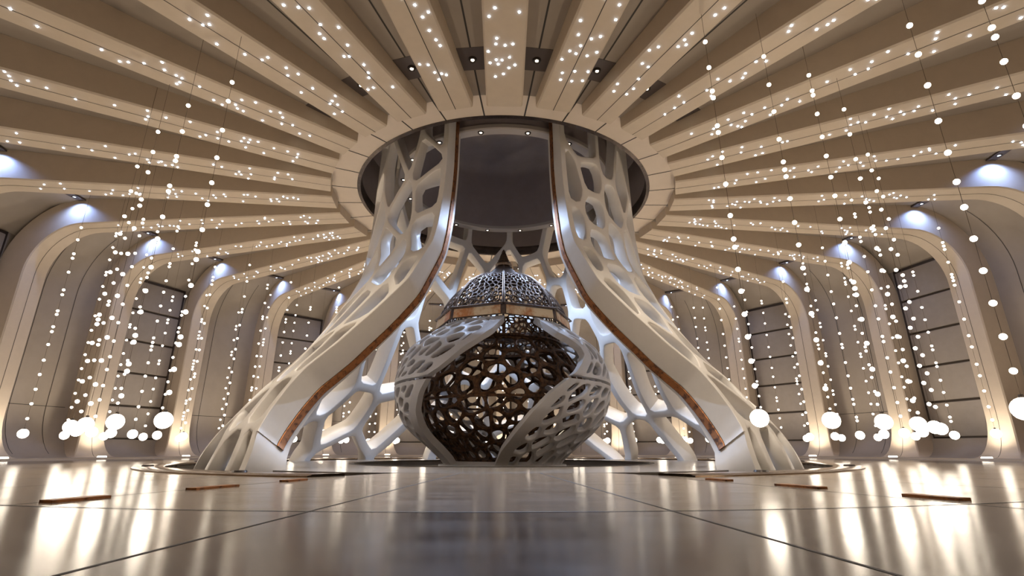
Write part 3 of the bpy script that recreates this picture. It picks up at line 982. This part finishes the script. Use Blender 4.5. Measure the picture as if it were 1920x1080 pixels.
DP = Profile([5.30, 5.68, 6.1, 6.45, 6.75, 6.97, 7.12, 7.25, 7.42, 7.6], [2.48, 2.37, 2.12, 1.83, 1.48, 1.10, .74, .50, .34, .27])
def dome_map_k(k):
    def f(u, v, d):
        r, z, nr, nz = DP.at(v)
        az = 45 * k + 45 * u / 2.0
        p = azp(az, octr(az, r), z)
        N = azp(45 * k + 22.5, nr, 0) + Vector((0, 0, nz))
        return p - N * d
    return f
HD = DP.v_of_z(7.05)
for k in range(8):
    seeds = relax(95, 2.0, HD, False, 1.0, (), seed=61 + k, iters=2)
    # outer filigree
    me = lattice('dome_panel', seeds, 2.0, HD, .05, .022, dome_map_k(k), rim=(.02, .02, .04, .04), bev=.008, seg=.2, fil=.06, var=.3)
    link('dome_panel', me, M['dome'], vs_root)
    mb = MB(); pts = []
    for i in range(26):
        r, z, _, _ = DP.at(DP.H * i / 25); pts.append(azp(45 * k, r + .015, z))
    mb.tube(pts, [.055 - .025 * i / 25 for i in range(26)], 8)
    mb.build('dome_rib', M['dome'], vs_root, smooth=50)
mb = MB(); mb.revolve([(DP.at(HD - .05)[0], 7.0), (.62, 7.22), (.40, 7.40), (.29, 7.52), (.29, 7.60)], n=48)
mb.build('dome_neck', M['dome'], vs_root, smooth=60)
mb = MB(); mb.revolve([(.28, 7.52), (.33, 7.56), (.34, 7.66), (.30, 7.70), (.28, 7.74), (.24, 7.76), (.23, 7.84), (.20, 7.86), (.15, 8.02), (.10, 8.14), (.085, 8.16), (.08, 8.22), (.03, 8.30), (.0, 8.34)], n=40)
mb.build('spire', M['spire'], vs_root, smooth=40)

# ------------------------------------------------------------------ strings of light beads
Z_GLOBE = 0.97
PEND = [(-86.1, 16.49), (-92.9, 16.67), (-57.5, 12.36), (-73.5, 13.13), (-50.0, 12.04), (-77.7, 13.15), (-98.4, 16.5), (-82.3, 13.13), (-41.1, 11.79), (-87.5, 13.13), (-102.1, 15.67), (-93.4, 13.15),
        (-34.1, 11.45), (-112.2, 16.93), (-100.2, 13.3), (-106.9, 12.83), (23.7, 11.29), (111.7, 15.84), (102.0, 13.38), (32.7, 11.52), (97.9, 13.74), (106.7, 16.39), (91.4, 13.59), (102.4, 17.05),
        (85.6, 13.55), (39.8, 11.91), (80.6, 13.53), (47.3, 12.24), (96.2, 17.01), (76.0, 13.51), (57.8, 12.6), (63.7, 12.97), (90.9, 17.18), (84.2, 17.0), (29.74, 14.405), (30.5, 15.31)]
PEND += [(a, 13.2) for a in (112, 119, 126, 132, 138.5, 145, 152, 159, 166, 173, 180, -173, -166, -159, -152, -146, -139, -133, -126, -120, -114)]
PEND += [(a, 16.5) for a in (118, 124, 131, 137, 143, 149.5, 156, 163, 170, 177, -176, -169, -162, -155, -149, -143, -136, -130, -124, -118)]
ME_GLOBE = ico('globe', .155, 3, M['globe'])
ME_BEAD = ico('bead', .047, 2, M['bead'])
mb = MB(); mb.revolve([(.0, .05), (.03, .045), (.034, .0), (.0, -.01)], n=12); ME_CAP = mb.mesh('globe_cap', 40); ME_CAP.materials.append(M['cap'])
def ceil_at(az, r):
    a = ((az + 6) % 12) - 6
    if abs(r * sin(radians(a))) < RIB_W / 2: return RIB_Z
    return trough_z(r)
rng = random.Random(77)
info = []
for az, r in PEND:
    d, x = depth_and_x(azp(az, r, Z_GLOBE))
    info.append((az, r, d, x))
def klass(i):
    az, r, d, x = i
    if x > 1900: return ('edge', 'near')
    if abs(az) < 112: return ('left' if x < 943 else 'right', 'nearest' if d < 12 else 'inner' if r < 14.2 else 'outer')
    return ('behind', 'inner' if r < 14.2 else 'outer')
classes = {}
for i in sorted(info, key=lambda t: t[3]): classes.setdefault(klass(i), []).append(i)
cable_meshes = {}
for i in info:
    az, r, d, x = i
    c = klass(i); n_ = classes[c].index(i) + 1
    zt = ceil_at(az, r)
    if c[0] == 'edge':
        lab = ['closest light bead string slanting down the right border, globe cut off', 'light bead string showing only in the upper right corner'][n_ - 1]
    elif c[0] == 'behind':
        lab = f'light bead string behind the lattice, {ORD[n_]} from the left in the {c[1]} back row'
    elif c[1] == 'nearest':
        lab = f'light bead string with big globe, {ORD[n_]} from left of the nearest ones on the {c[0]}'
    else:
        lab = f'light bead string {c[0]} of the lattice, {ORD[n_]} from the left in the {c[1]} row'
    e = empty('bead_string', azp(az, r, 0))
    tag(e, lab, 'string light', 'hanging strings of light beads')
    k = round(zt, 2)
    if k not in cable_meshes:
        mb = MB(); mb.tube([(0, 0, Z_GLOBE + .14), (0, 0, k)], .0042, 6)
        cable_meshes[k] = mb.mesh('cable', 60); cable_meshes[k].materials.append(M['cable'])
    link('cable', cable_meshes[k], None, e)
    link('globe', ME_GLOBE, None, e, (0, 0, Z_GLOBE))
    link('globe_cap', ME_CAP, None, e, (0, 0, Z_GLOBE + .148))
    top = rng.uniform(8.6, 9.6) if r < 14.2 else rng.uniform(7.6, 9.5)
    z = Z_GLOBE + rng.uniform(.45, .6)
    while z < top:
        link('bead', ME_BEAD, None, e, (0, 0, z))
        t = (z - 1) / 8
        if rng.random() < .10 + .16 * t: z += rng.uniform(.12, .2)
        else: z += rng.uniform(.40, .52) + t * rng.uniform(0, .45)

# ------------------------------------------------------------------ short copper inlays in the floor
def inlay_mesh(w, l):
    mb = MB(); mb.box((0, 0, .012), (w, l, .024)); return mb.mesh('inlay')
for side, az in (('left', -14.9), ('right', 15.8)):
    for j, (r, l) in enumerate(((11.9, .45), (13.4, .66), (14.98, .52))):
        w = .15
        me = inlay_mesh(w, l)
        o = link('floor_inlay', me, M['copper'], None, azp(az, r, 0), radians(az))
        wh = ['nearest to the lattice', 'midway between lattice and dark floor ring', 'farthest out, by the dark floor ring'][j]
        tag(o, f'short copper floor bar on the {side}, {wh}', 'floor inlay', 'copper bars in the floor')
